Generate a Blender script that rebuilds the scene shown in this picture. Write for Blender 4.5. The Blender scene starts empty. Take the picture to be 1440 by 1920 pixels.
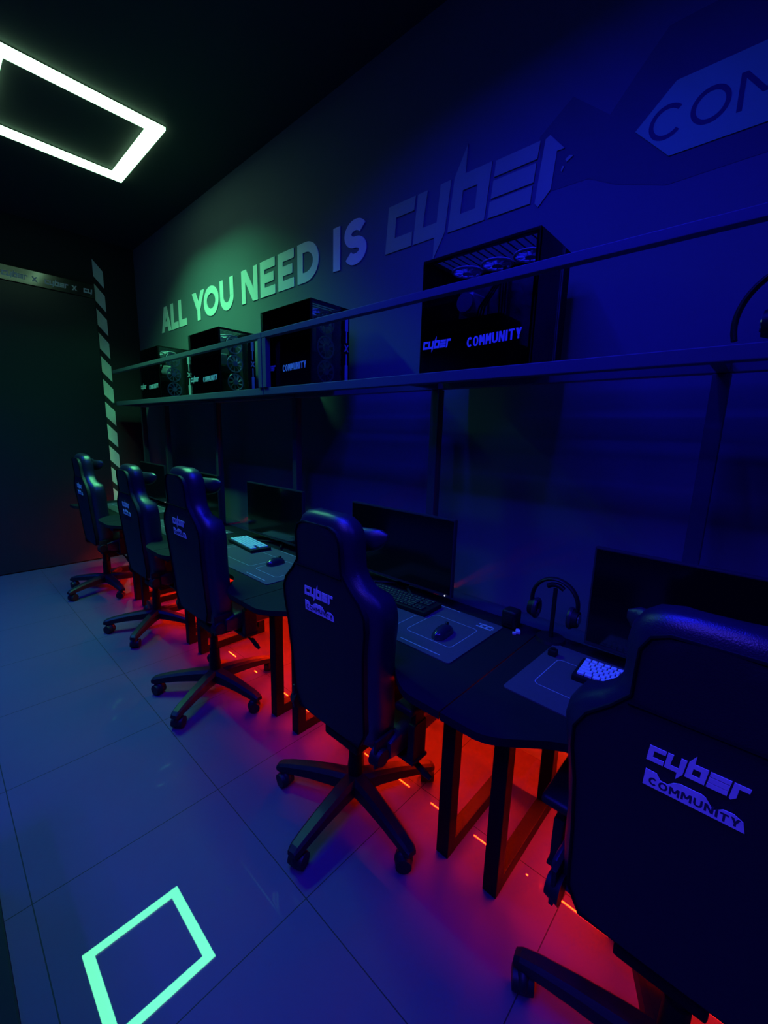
import bpy, bmesh, math, random
from mathutils import Vector, Matrix
from mathutils.geometry import tessellate_polygon
random.seed(7)
PI = math.pi
scn = bpy.context.scene
COL = scn.collection

# ------------------------------------------------------------------ camera
RT = [[0.6784191812254834, -0.7341772501537261, 0.02704033842350238],
      [-0.11853711100232756, -0.14570988191796752, -0.9822003785514815],
      [0.7250492175435861, 0.6631382930190091, -0.18587962898410518]]
CAM_H = 1.5
cam = bpy.data.cameras.new('camera')
cam.sensor_fit = 'VERTICAL'; cam.sensor_height = 36.0
cam.lens = 786.2019 / 1920 * 36.0
cam.clip_start = 0.02
camo = bpy.data.objects.new('camera', cam); COL.objects.link(camo)
r_, d_, f_ = [Vector(v) for v in RT]
camo.matrix_world = Matrix(((r_.x, -d_.x, -f_.x, 0), (r_.y, -d_.y, -f_.y, 0), (r_.z, -d_.z, -f_.z, CAM_H), (0, 0, 0, 1)))
scn.camera = camo

# ------------------------------------------------------------------ colour management, world
scn.view_settings.view_transform = 'Standard'
scn.view_settings.look = 'None'
scn.view_settings.exposure = 0.0
scn.view_settings.gamma = 1.0
scn.view_settings.use_curve_mapping = False
world = bpy.data.worlds.new('world'); scn.world = world; world.use_nodes = True
world.node_tree.nodes['Background'].inputs[0].default_value = (0.05, 0.1, 1, 1)
world.node_tree.nodes['Background'].inputs[1].default_value = 0.0006

# lamp settings: outer rectangle x0,x1,y0,y1, underside height, emission colour, radiance of the light, spread
CEIL = 3.384
LAMP_Z = 3.355
GREEN = dict(rect=(0.430, 1.285, 3.156, 4.045), col=(0.13, 1.0, 0.42), tcol=(0.45, 1.0, 0.55), rad=50.0, spread=118, tube=3.4, w=0.085)
BLUE1 = dict(rect=(-0.06, 0.77, 0.45, 1.34), col=(0.010, 0.012, 1.0), tcol=(0.006, 0.01, 1.0), rad=66.0, spread=142, tube=2.0, w=0.085)
BLUE2 = dict(rect=(-0.06, 0.77, -2.25, -1.36), col=(0.03, 0.02, 1.0), tcol=(0.03, 0.02, 1.0), rad=50.0, spread=142, tube=2.0, w=0.085)
BLUE_FILL_FAR = dict(rect=(-1.90, -1.07, 3.80, 4.69), col=(0.0, 0.02, 1.0), tcol=(0.0, 0.02, 1.0), rad=115.0, spread=104, tube=1.2, w=0.085)  # added fill lamp out of view, brings more blue to the far floor
BLUE_FILL_NEAR = dict(rect=(-1.90, -1.07, -0.10, 0.79), col=(0.06, 0.035, 1.0), tcol=(0.06, 0.035, 1.0), rad=95.0, spread=116, tube=1.2, w=0.085)  # added fill lamp out of view, brightens the chair back logos
LED_COL = (1.0, 0.016, 0.001); LED_STR = 1350.0

# ------------------------------------------------------------------ materials
MATS = {}
def mat(name, col, rough=0.5, metal=0.0, spec=0.5, coat=0.0, emis=None, estr=0.0, noise=0.0, nscale=8.0, bump=0.0, bscale=200.0, alpha=1.0, coatr=0.05):
    m = bpy.data.materials.new(name); m.use_nodes = True
    nt = m.node_tree; b = nt.nodes['Principled BSDF']
    b.inputs['Base Color'].default_value = (*col, 1)
    b.inputs['Roughness'].default_value = rough
    b.inputs['Metallic'].default_value = metal
    b.inputs['Specular IOR Level'].default_value = spec
    b.inputs['Coat Weight'].default_value = coat
    b.inputs['Coat Roughness'].default_value = coatr
    b.inputs['Alpha'].default_value = alpha
    if emis:
        b.inputs['Emission Color'].default_value = (*emis, 1)
        b.inputs['Emission Strength'].default_value = estr
    tc = nt.nodes.new('ShaderNodeTexCoord')
    if noise > 0:
        n = nt.nodes.new('ShaderNodeTexNoise'); n.inputs['Scale'].default_value = nscale; n.inputs['Detail'].default_value = 4
        nt.links.new(tc.outputs['Object'], n.inputs['Vector'])
        mr = nt.nodes.new('ShaderNodeMapRange'); mr.inputs['To Min'].default_value = 1 - noise; mr.inputs['To Max'].default_value = 1 + noise
        nt.links.new(n.outputs['Fac'], mr.inputs['Value'])
        mx = nt.nodes.new('ShaderNodeVectorMath'); mx.operation = 'SCALE'
        mx.inputs[0].default_value = col
        nt.links.new(mr.outputs[0], mx.inputs['Scale'])
        nt.links.new(mx.outputs[0], b.inputs['Base Color'])
    if bump > 0:
        n2 = nt.nodes.new('ShaderNodeTexNoise'); n2.inputs['Scale'].default_value = bscale; n2.inputs['Detail'].default_value = 3
        nt.links.new(tc.outputs['Object'], n2.inputs['Vector'])
        bp = nt.nodes.new('ShaderNodeBump'); bp.inputs['Strength'].default_value = bump; bp.inputs['Distance'].default_value = 0.002
        nt.links.new(n2.outputs['Fac'], bp.inputs['Height']); nt.links.new(bp.outputs['Normal'], b.inputs['Normal'])
    MATS[name] = m
    return m

WALL = mat('violet wall paint', (0.13, 0.155, 0.17), 0.75, noise=0.06, nscale=3, bump=0.15, bscale=120)
WALL_DARK = mat('darker mural paint', (0.095, 0.115, 0.125), 0.8, noise=0.08, nscale=4, bump=0.15, bscale=120)
BLACKWALL = mat('black wall paint', (0.012, 0.013, 0.02), 0.75, noise=0.15, nscale=3, bump=0.2, bscale=90)
CEILM = mat('black ceiling paint', (0.03, 0.03, 0.03), 0.8, noise=0.1, nscale=2, bump=0.2, bscale=60)
LETTER = mat('white lettering vinyl', (0.85, 0.88, 0.82), 0.55, noise=0.04, nscale=9)
LOGOV = mat('silver logo vinyl', (0.34, 0.50, 0.25), 0.5, noise=0.05, nscale=9)
TAGV = mat('pale tag vinyl', (0.20, 0.66, 0.22), 0.5, noise=0.05, nscale=9)
INK = mat('dark ink', (0.03, 0.03, 0.06), 0.6, noise=0.1)
TAPE = mat('grey reflective tape', (0.80, 0.86, 0.84), 0.45, noise=0.08, nscale=20)
DOORG = mat('dark tinted glass', (0.006, 0.010, 0.022), 0.35, spec=0.5, noise=0.1, nscale=2)
HEADER = mat('glossy black header', (0.01, 0.014, 0.012), 0.2, spec=1.0, coat=1.0, coatr=0.10, noise=0.2, nscale=15, bump=0.25, bscale=6)
RAIL = mat('grey powder coated steel', (0.085, 0.095, 0.13), 0.5, noise=0.08, nscale=30)
POST = mat('dark steel', (0.045, 0.055, 0.07), 0.5, noise=0.1, nscale=30)
BLACKP = mat('black plastic', (0.008, 0.008, 0.010), 0.5, spec=0.3, noise=0.12, nscale=40)
BLACKM = mat('satin black metal', (0.004, 0.004, 0.005), 0.55, spec=0.15, noise=0.12, nscale=40)
LEATHER = mat('black leatherette', (0.013, 0.009, 0.030), 0.34, spec=0.8, noise=0.1, nscale=30, bump=0.35, bscale=350)
LEATHERB = mat('matte black leatherette', (0.010, 0.010, 0.014), 0.6, spec=0.4, noise=0.1, nscale=30, bump=0.35, bscale=350)
PIPING = mat('dark piping', (0.003, 0.003, 0.004), 0.8, spec=0.1, noise=0.1)
CHLOGO = mat('pale chair embroidery', (0.75, 0.71, 0.78), 0.5, noise=0.2, nscale=40)
SCREEN = mat('switched off screen', (0.003, 0.003, 0.004), 0.12, spec=0.5, noise=0.05)
BEZEL = mat('monitor bezel', (0.03, 0.03, 0.035), 0.35, noise=0.05)
DESKTOP = mat('black desk laminate', (0.008, 0.008, 0.010), 0.7, spec=0.2, noise=0.15, nscale=14, bump=0.15, bscale=300)
MATM = mat('dark desk mat cloth', (0.06, 0.05, 0.065), 0.85, noise=0.1, nscale=60, bump=0.3, bscale=600)
MATLINE = mat('pale mat print', (0.36, 0.38, 0.42), 0.8, noise=0.05)
KEYS = mat('pale keycaps', (0.60, 0.68, 0.72), 0.4, noise=0.05)
DKEYS = mat('black keycaps', (0.02, 0.02, 0.02), 0.45, noise=0.05)
SILVER = mat('brushed silver metal', (0.5, 0.5, 0.52), 0.3, metal=1.0, noise=0.05)
BOARD = mat('dark circuit board', (0.03, 0.035, 0.05), 0.5, noise=0.5, nscale=60)
FANM = mat('grey fan plastic', (0.55, 0.58, 0.62), 0.4, noise=0.1)
DECAL = mat('white case decal', (0.55, 0.62, 0.66), 0.5, noise=0.05)
TRAY = mat('charcoal laminate', (0.03, 0.03, 0.035), 0.5, noise=0.1)
WHITEP = mat('white plastic', (0.6, 0.6, 0.62), 0.4, noise=0.05)
DOT = mat('white indicator light', (0.8, 0.8, 0.8), 0.4, emis=(0.85, 0.9, 1.0), estr=3.0, noise=0.01)
REDLED = mat('red led diode strip', (0.5, 0.05, 0.02), 0.5, emis=LED_COL, estr=LED_STR)
HOUSING = mat('black lamp profile', (0.02, 0.02, 0.02), 0.5, noise=0.1)

def glass_mat():
    m = bpy.data.materials.new('smoked glass'); m.use_nodes = True
    nt = m.node_tree; nt.nodes.remove(nt.nodes['Principled BSDF'])
    out = nt.nodes['Material Output']
    t = nt.nodes.new('ShaderNodeBsdfTransparent'); t.inputs[0].default_value = (0.85, 0.87, 0.9, 1)
    g = nt.nodes.new('ShaderNodeBsdfGlossy'); g.inputs['Roughness'].default_value = 0.03
    fr = nt.nodes.new('ShaderNodeFresnel'); fr.inputs[0].default_value = 1.45
    mx = nt.nodes.new('ShaderNodeMixShader')
    nt.links.new(fr.outputs[0], mx.inputs[0]); nt.links.new(t.outputs[0], mx.inputs[1]); nt.links.new(g.outputs[0], mx.inputs[2])
    nt.links.new(mx.outputs[0], out.inputs[0])
    return m
GLASS = glass_mat()

def floor_mat():
    m = bpy.data.materials.new('polished grey floor tile'); m.use_nodes = True
    nt = m.node_tree; b = nt.nodes['Principled BSDF']
    geo = nt.nodes.new('ShaderNodeNewGeometry'); sep = nt.nodes.new('ShaderNodeSeparateXYZ')
    nt.links.new(geo.outputs['Position'], sep.inputs[0])
    def M(op, a, bb=None, c=None):
        n = nt.nodes.new('ShaderNodeMath'); n.operation = op
        for i, v in enumerate((a, bb, c)):
            if v is None: continue
            if isinstance(v, (int, float)): n.inputs[i].default_value = v
            else: nt.links.new(v, n.inputs[i])
        return n.outputs[0]
    def line(sock, off, pitch, w):
        q = M('FRACT', M('DIVIDE', M('ADD', sock, 61.0 - off), pitch))
        return M('GREATER_THAN', M('ABSOLUTE', M('SUBTRACT', q, 0.5)), 0.5 - w / pitch)
    lx = line(sep.outputs[0], SEAM_X, 0.61, 0.0016); ly = line(sep.outputs[1], SEAM_Y, 0.61, 0.0016)
    ln = M('MAXIMUM', lx, ly)
    no = nt.nodes.new('ShaderNodeTexNoise'); no.inputs['Scale'].default_value = 2.5; no.inputs['Detail'].default_value = 6
    nt.links.new(geo.outputs['Position'], no.inputs['Vector'])
    cr = nt.nodes.new('ShaderNodeMix'); cr.data_type = 'RGBA'
    cr.inputs[6].default_value = (0.062, 0.045, 0.084, 1); cr.inputs[7].default_value = (0.075, 0.056, 0.098, 1)
    nt.links.new(no.outputs['Fac'], cr.inputs[0])
    mx = nt.nodes.new('ShaderNodeMix'); mx.data_type = 'RGBA'; mx.inputs[7].default_value = (0.015, 0.015, 0.018, 1)
    nt.links.new(ln, mx.inputs[0]); nt.links.new(cr.outputs[2], mx.inputs[6])
    nt.links.new(mx.outputs[2], b.inputs['Base Color'])
    b.inputs['Roughness'].default_value = 0.55
    b.inputs['Specular IOR Level'].default_value = 0.12
    b.inputs['Coat Weight'].default_value = 0.60; b.inputs['Coat Roughness'].default_value = 0.012; b.inputs['Coat IOR'].default_value = 1.36
    return m
SEAM_X, SEAM_Y = 0.67 % 0.61, 0.30
FLOORM = floor_mat()

def lamp_mat(name, col, s):
    c = tuple(min(1, max(v, 0.0)) for v in col)
    return mat(name, (0.8, 0.8, 0.8), 0.5, emis=c, estr=s)

# ------------------------------------------------------------------ mesh helpers
def new_obj(name, bm, m, parent=None, smooth=False, loc=None, mats=None):
    me = bpy.data.meshes.new(name)
    bmesh.ops.recalc_face_normals(bm, faces=bm.faces[:])
    bm.to_mesh(me); bm.free()
    for mm in (mats or [m]): me.materials.append(mm)
    if smooth:
        for p in me.polygons: p.use_smooth = True
        try: me.set_sharp_from_angle(angle=math.radians(40))
        except Exception: pass
    o = bpy.data.objects.new(name, me); COL.objects.link(o)
    if parent: o.parent = parent
    if loc: o.location = loc
    return o

def tag(o, label=None, cat=None, group=None, kind=None):
    if label: o['label'] = label
    if cat: o['category'] = cat
    if group: o['group'] = group
    if kind: o['kind'] = kind
    return o

def thing(name, label, cat, loc=(0, 0, 0), rz=0, group=None):
    o = bpy.data.objects.new(name, None); COL.objects.link(o); o.empty_display_size = 0.05
    o.location = loc; o.rotation_euler = (0, 0, rz)
    return tag(o, label, cat, group)

def copy_tree(o, parent=None):
    c = o.copy(); COL.objects.link(c); c.parent = parent
    for ch in list(o.children): copy_tree(ch, c)
    return c

def box(bm, x0, x1, y0, y1, z0, z1, bev=0.0, seg=2):
    r = bmesh.ops.create_cube(bm, size=1.0)
    vs = r['verts']
    for v in vs:
        v.co = Vector((x0 + (v.co.x + .5) * (x1 - x0), y0 + (v.co.y + .5) * (y1 - y0), z0 + (v.co.z + .5) * (z1 - z0)))
    if bev > 0:
        es = {e for v in vs for e in v.link_edges}
        bmesh.ops.bevel(bm, geom=list(es), offset=bev, segments=seg, profile=0.6, affect='EDGES')
    return vs

def cyl(bm, p0, p1, r0, r1=None, n=16, caps=True):
    p0, p1 = Vector(p0), Vector(p1); r1 = r0 if r1 is None else r1
    d = p1 - p0; q = d.to_track_quat('Z', 'Y').to_matrix().to_4x4()
    bmesh.ops.create_cone(bm, cap_ends=caps, segments=n, radius1=r0, radius2=r1, depth=d.length,
                          matrix=Matrix.Translation((p0 + p1) / 2) @ q)

def tube(bm, pts, r, n=8, closed=False):
    pts = [Vector(p) for p in pts]; rings = []
    N = len(pts)
    up = Vector((0, 0, 1))
    prev = None
    for i, p in enumerate(pts):
        a = pts[(i - 1) % N] if (closed or i > 0) else p
        b = pts[(i + 1) % N] if (closed or i < N - 1) else p
        t = (b - a).normalized()
        if prev is None:
            s = t.cross(up)
            if s.length < 1e-3: s = t.cross(Vector((1, 0, 0)))
            s.normalize()
        else:
            s = (prev - t * prev.dot(t)).normalized()
        prev = s; w = t.cross(s)
        rr = r[i] if isinstance(r, (list, tuple)) else r
        if isinstance(rr, tuple): ra, rb = rr
        else: ra = rb = rr
        rings.append([bm.verts.new(p + s * math.cos(2 * PI * k / n) * ra + w * math.sin(2 * PI * k / n) * rb) for k in range(n)])
    M = len(rings)
    for i in range(M if closed else M - 1):
        A, B = rings[i], rings[(i + 1) % M]
        for k in range(n):
            bm.faces.new((A[k], A[(k + 1) % n], B[(k + 1) % n], B[k]))
    if not closed:
        bm.faces.new(rings[0]); bm.faces.new(rings[-1][::-1])

def loft(bm, rings, cap=True):
    rr = [[bm.verts.new(p) for p in ring] for ring in rings]
    n = len(rr[0])
    for a, b in zip(rr[:-1], rr[1:]):
        for k in range(n): bm.faces.new((a[k], a[(k + 1) % n], b[(k + 1) % n], b[k]))
    if cap: bm.faces.new(rr[0]); bm.faces.new(rr[-1][::-1])

PJ = [0]
def prism(bm, loops, fn, th):
    PJ[0] = (PJ[0] + 1) % 5; th = th * (1 + .05 * PJ[0]) if th < .006 else th
    """flat shape with holes in (u,v); fn(u,v,w) gives the point; th = thickness towards the viewer"""
    loops = [[Vector((p[0], p[1], 0)) for p in lp] for lp in loops]
    tris = tessellate_polygon(loops)
    flat = [p for lp in loops for p in lp]
    A = [bm.verts.new(fn(p.x, p.y, th)) for p in flat]
    B = [bm.verts.new(fn(p.x, p.y, 0.0)) for p in flat]
    for t in tris:
        try: bm.faces.new([A[i] for i in t]); bm.faces.new([B[i] for i in t][::-1])
        except ValueError: pass
    o = 0
    for lp in loops:
        n = len(lp)
        for k in range(n):
            i, j = o + k, o + (k + 1) % n
            try: bm.faces.new((A[i], A[j], B[j], B[i]))
            except ValueError: pass
        o += n

# ------------------------------------------------------------------ glyphs: every glyph returns a list of shapes, a shape is [outer, hole...]
def rect(x0, y0, x1, y1): return [[(x0, y0), (x1, y0), (x1, y1), (x0, y1)]]
def para(xa, ya, xb, yb, t): return [[(xa, ya), (xa + t, ya), (xb + t, yb), (xb, yb)]]
def ell(cx, cy, rx, ry, a0=0, a1=360, n=36):
    return [(cx + rx * math.cos(math.radians(a0 + (a1 - a0) * k / n)), cy + ry * math.sin(math.radians(a0 + (a1 - a0) * k / n))) for k in range(n + 1)]
def ring_part(cx, cy, rx, ry, tx, ty, a0, a1, n=30):
    return [ell(cx, cy, rx, ry, a0, a1, n) + ell(cx, cy, rx - tx, ry - ty, a1, a0, n)]
def ribbon(pts, t):
    L, R = [], []
    for i, p in enumerate(pts):
        a = Vector(pts[max(i - 1, 0)]); b = Vector(pts[min(i + 1, len(pts) - 1)])
        d = (b - a).normalized(); n = Vector((-d.y, d.x)) * t / 2
        L.append((p[0] + n.x, p[1] + n.y)); R.append((p[0] - n.x, p[1] - n.y))
    return [L + R[::-1]]
def glyph(ch, w, h, t):
    return _glyph(ch, w, h, t)
def _glyph(ch, w, h, t):
    if ch == 'I': return [rect(0, 0, w, h)]
    if ch == 'L': return [[[(0, 0), (w, 0), (w, t), (t, t), (t, h), (0, h)]]]
    if ch == 'E':
        m = h / 2
        return [[[(0, 0), (w, 0), (w, t), (t, t), (t, m - t / 2), (w * .9, m - t / 2), (w * .9, m + t / 2), (t, m + t / 2), (t, h - t), (w, h - t), (w, h), (0, h)]]]
    if ch == 'T': return [rect(0, h - t, w, h), rect(w / 2 - t / 2, 0, w / 2 + t / 2, h - t)]
    if ch == 'A':
        tt = t * 1.05
        return [para(0, 0, w / 2 - tt / 2, h, tt), para(w - tt, 0, w / 2 - tt / 2, h, tt), rect(w * .25, h * .2, w * .75, h * .2 + t * .85)]
    if ch == 'N': return [rect(0, 0, t, h), rect(w - t, 0, w, h), para(0, h, w - t * 1.2, 0, t * 1.2)]
    if ch == 'M': return [rect(0, 0, t, h), rect(w - t, 0, w, h), para(0, h, w / 2 - t * .6, h * .3, t * 1.2), para(w - t * 1.2, h, w / 2 - t * .6, h * .3, t * 1.2)]
    if ch == 'Y': return [para(0, h, w / 2 - t * .6, h * .38, t * 1.2), para(w - t * 1.2, h, w / 2 - t * .6, h * .38, t * 1.2), rect(w / 2 - t / 2, 0, w / 2 + t / 2, h * .46)]
    if ch == 'O': return [[ell(w / 2, h / 2, w / 2, h / 2)[:-1], ell(w / 2, h / 2, w / 2 - t, h / 2 - t)[:-1]]]
    if ch == 'U':
        r = min(w / 2, h * .45)
        return [rect(0, r, t, h), rect(w - t, r, w, h), ring_part(w / 2, r, w / 2, r, t, t, 180, 360)]
    if ch == 'D':
        r = w * .62
        o = [(0, 0), (w - r, 0)] + ell(w - r, h / 2, r, h / 2, -90, 90, 24) + [(w - r, h), (0, h)]
        i = [(t, t), (w - r, t)] + ell(w - r, h / 2, r - t, h / 2 - t, -90, 90, 24) + [(w - r, h - t), (t, h - t)]
        return [[o, i]]
    if ch == 'C': return [ring_part(w * .52, h / 2, w * .52, h / 2, t, t, 42, 318)]
    if ch == 'S':
        r1 = (h - t) / 4; cx = w / 2; rx = (w - t) / 2
        p = ell(cx, h - t / 2 - r1, rx, r1, 25, 270, 22) + ell(cx, t / 2 + r1, rx, r1, 90, -155, 22)[1:]
        return [ribbon(p, t)]
    if ch == 'X': return [para(0, 0, w - t, h, t), para(w - t, 0, 0, h, t)]
    if ch == 'R': return [rect(0, 0, t, h), rect(0, h - t, w, h), rect(w - t, h / 2, w, h), rect(0, h / 2 - t / 2, w, h / 2 + t / 2), para(w - t, 0, w * .4, h / 2, t)]
    return []

# angular logo, u to the right, v up, body height 1
def _n(pts): return [((x + 1.685) / .22, (z - 2.435) / .22) for x, z in pts]
LOGO = [
    [[_n([(-1.665, 2.655), (-1.486, 2.655), (-1.494, 2.593), (-1.613, 2.593), (-1.619, 2.499), (-1.502, 2.499), (-1.507, 2.435), (-1.685, 2.435)])]],
    [[_n([(-1.473, 2.655), (-1.413, 2.655), (-1.430, 2.545), (-1.434, 2.498), (-1.352, 2.498), (-1.338, 2.655), (-1.278, 2.655), (-1.303, 2.441), (-1.366, 2.336), (-1.363, 2.435), (-1.496, 2.435)])]],
    [[_n([(-1.26, 2.655), (-1.197, 2.770), (-1.202, 2.655), (-1.069, 2.655), (-1.092, 2.435), (-1.286, 2.435)]),
      _n([(-1.211, 2.590), (-1.137, 2.590), (-1.142, 2.496), (-1.220, 2.496)])]],
    [[_n([(-1.051, 2.650), (-0.858, 2.650), (-0.866, 2.590), (-1.056, 2.590)])], [_n([(-1.058, 2.576), (-0.868, 2.576), (-0.874, 2.509), (-1.065, 2.509)])],
     [_n([(-1.069, 2.498), (-0.877, 2.498), (-0.881, 2.435), (-1.075, 2.435)])]],
    [[_n([(-0.838, 2.650), (-0.690, 2.650), (-0.697, 2.590), (-0.788, 2.590), (-0.799, 2.461), (-0.847, 2.411), (-0.862, 2.428), (-0.852, 2.529)])]],
]
LOGO_W = (-0.69 + 1.685) / .22
LOGO_R_WALL = [[_n([(-0.838, 2.647), (-0.82, 2.655), (-0.759, 2.588), (-0.788, 2.589), (-0.799, 2.461), (-0.847, 2.411), (-0.862, 2.428), (-0.852, 2.529)])],
               [_n([(-0.752, 2.547), (-0.737, 2.556), (-0.722, 2.55), (-0.746, 2.536)])], [_n([(-0.766, 2.514), (-0.761, 2.528), (-0.753, 2.525), (-0.762, 2.508)])]]
CHTAG = [(0.0, 0.0), (4.75, 0.0), (4.62, 0.62), (4.2, 0.86), (3.75, 0.83), (3.35, 0.48), (2.95, 1.05), (2.75, 1.13), (1.75, 1.13), (1.45, 0.98), (1.2, 0.70), (0.85, 0.72), (0.62, 1.08), (0.05, 1.12)]

def fplane(origin, ud, vd, s=1.0):
    o, u, v = Vector(origin), Vector(ud), Vector(vd); n = u.cross(v)
    return lambda a, b, w: o + u * (a * s) + v * (b * s) + n * w

# ------------------------------------------------------------------ room shell
WX, BY = 1.80, 5.48
def struct(name, bm, m): return tag(new_obj(name, bm, m), kind='structure')
bm = bmesh.new(); box(bm, -2.6, WX + .12, -3.6, BY + .12, -0.1, 0.0); struct('floor', bm, FLOORM)
bm = bmesh.new(); box(bm, -2.6, WX + .12, -3.6, BY + .12, CEIL, CEIL + .1); struct('ceiling', bm, CEILM)
bm = bmesh.new(); box(bm, WX, WX + .12, -3.6, BY + .12, 0, CEIL); struct('wall_right', bm, WALL)
bm = bmesh.new(); box(bm, -2.6, WX, BY, BY + .12, 0, CEIL); struct('wall_back', bm, BLACKWALL)
bm = bmesh.new(); box(bm, -2.72, -2.6, -3.6, BY + .12, 0, CEIL); struct('wall_left', bm, BLACKWALL)
bm = bmesh.new(); box(bm, -2.72, WX + .12, -3.72, -3.6, 0, CEIL); struct('wall_front', bm, BLACKWALL)
# dark partition door under the lettered header
bm = bmesh.new(); box(bm, -0.62, 1.395, BY - .03, BY - .001, 0.01, 2.79, 0.004); dr = struct('door_1', bm, DOORG)
bm = bmesh.new()
box(bm, -0.5, -0.47, BY - .085, BY - .06, 0.9, 1.3, 0.006)
cyl(bm, (-0.485, BY - .075, 0.95), (-0.485, BY - .03, 0.95), 0.008); cyl(bm, (-0.485, BY - .075, 1.25), (-0.485, BY - .03, 1.25), 0.008)
new_obj('door_handle', bm, POST, dr)
# header beam over the door
hd = thing('door_header', 'glossy black header strip over the dark door, with small cyber lettering', 'sign', (0, BY, 2.79))
bm = bmesh.new(); box(bm, -0.62, 1.395, -.034, -.001, 0.004, 0.135, 0.002); new_obj('header_panel', bm, HEADER, hd)
def hdr_logo(x0, w, part=5):
    s = w / LOGO_W; bm = bmesh.new()
    for g in LOGO[:part]:
        for shp in g: prism(bm, shp, fplane((x0, -.034, .042), (1, 0, 0), (0, 0, 1), s), .002)
    new_obj('cyber_lettering', bm, TAPE, hd)
def hdr_x(x0):
    bm = bmesh.new()
    for g in glyph('X', .045, .045, .014): prism(bm, g, fplane((x0, -.034, .040), (1, 0, 0), (0, 0, 1)), .002)
    new_obj('cross_mark', bm, TAPE, hd)
for k in range(5):
    x0 = 1.295 - .315 * k
    hdr_logo(x0, .19, 2 if k == 0 else 5); hdr_x(x0 - .098)
# striped tape up the door edge
bm = bmesh.new()
z = 0.16
while z < 3.25:
    prism(bm, [[(1.403, z), (1.492, z - .10), (1.492, z + .062), (1.403, z + .162)]], fplane((0, BY - .001, 0), (1, 0, 0), (0, 0, 1)), .003)
    z += .2385
tag(new_obj('hazard_tape', bm, TAPE), 'pale diagonal striped tape running up beside the dark door', 'tape')

# ------------------------------------------------------------------ wall graphics (on the plane x = WX, u = -y)
def wallf(y0, z0, s=1.0): return fplane((WX - .0005, y0, z0), (0, -1, 0), (0, 0, 1), s)
words = [('A', -4.80, -4.565), ('L', -4.553, -4.392), ('L', -4.367, -4.199), ('Y', -4.06, -3.815), ('O', -3.834, -3.562), ('U', -3.536, -3.312),
         ('N', -3.188, -2.957), ('E', -2.92, -2.729), ('E', -2.694, -2.508), ('D', -2.470, -2.248), ('I', -2.111, -2.050), ('S', -2.012, -1.829)]
WZ0, WZ1 = 2.440, 2.676
wl = thing('wall_lettering', 'white ALL YOU NEED IS lettering on the wall above the computer shelf', 'lettering', (WX, 0, 0))
for ch, u0, u1 in words:
    bm = bmesh.new(); T = .0585
    for g in glyph(ch, u1 - u0, WZ1 - WZ0, T): prism(bm, g, fplane((-.0005, -u0, WZ0), (0, -1, 0), (0, 0, 1)), .004)
    new_obj('letter', bm, LETTER, wl)
lg = thing('wall_logo', 'large angular grey cyber logo on the blue-lit wall', 'logo', (WX, 0, 0))
for i, g in enumerate(LOGO):
    bm = bmesh.new()
    for shp in (LOGO_R_WALL if i == 4 else g): prism(bm, shp, fplane((-.0005, 1.685, 2.435), (0, -1, 0), (0, 0, 1), .22), .004)
    new_obj('letter', bm, LOGOV, lg)
# painted dark mural shape behind the tag
bm = bmesh.new()
prism(bm, [[(-.865, 2.665), (-.745, 2.752), (-.606, 2.636), (-.52, 2.74), (-.45, 2.82), (.5, 2.82), (.5, 2.36), (-.40, 2.345), (-.56, 2.40), (-.66, 2.452), (-.80, 2.455), (-.845, 2.52)]], wallf(0, 0), .0004)
tag(new_obj('wall_mural', bm, WALL_DARK), 'dark painted mural shape behind the pointed community tag on the wall', 'mural')
tg = thing('wall_tag', 'pale blue pointed tag lettered COMMUNITY high on the right wall', 'sign', (WX, 0, 0))
bm = bmesh.new(); prism(bm, [[(-.515, 2.544), (-.408, 2.648), (.74, 2.648), (.85, 2.54), (.74, 2.431), (-.403, 2.431)]], fplane((-.0005, 0, 0), (0, -1, 0), (0, 0, 1)), .003)
new_obj('tag_plate', bm, TAGV, tg)
u = -.473
for ch in 'COMMUNITY':
    w = {'C': .099, 'O': .103, 'M': .13, 'U': .085, 'N': .09, 'I': .013, 'T': .08, 'Y': .09}[ch]
    bm = bmesh.new()
    for g in glyph(ch, w, .102, .0135): prism(bm, g, fplane((-.0035, -u, 2.485), (0, -1, 0), (0, 0, 1)), .0012)
    new_obj('letter', bm, INK, tg); u += w + .017

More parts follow.
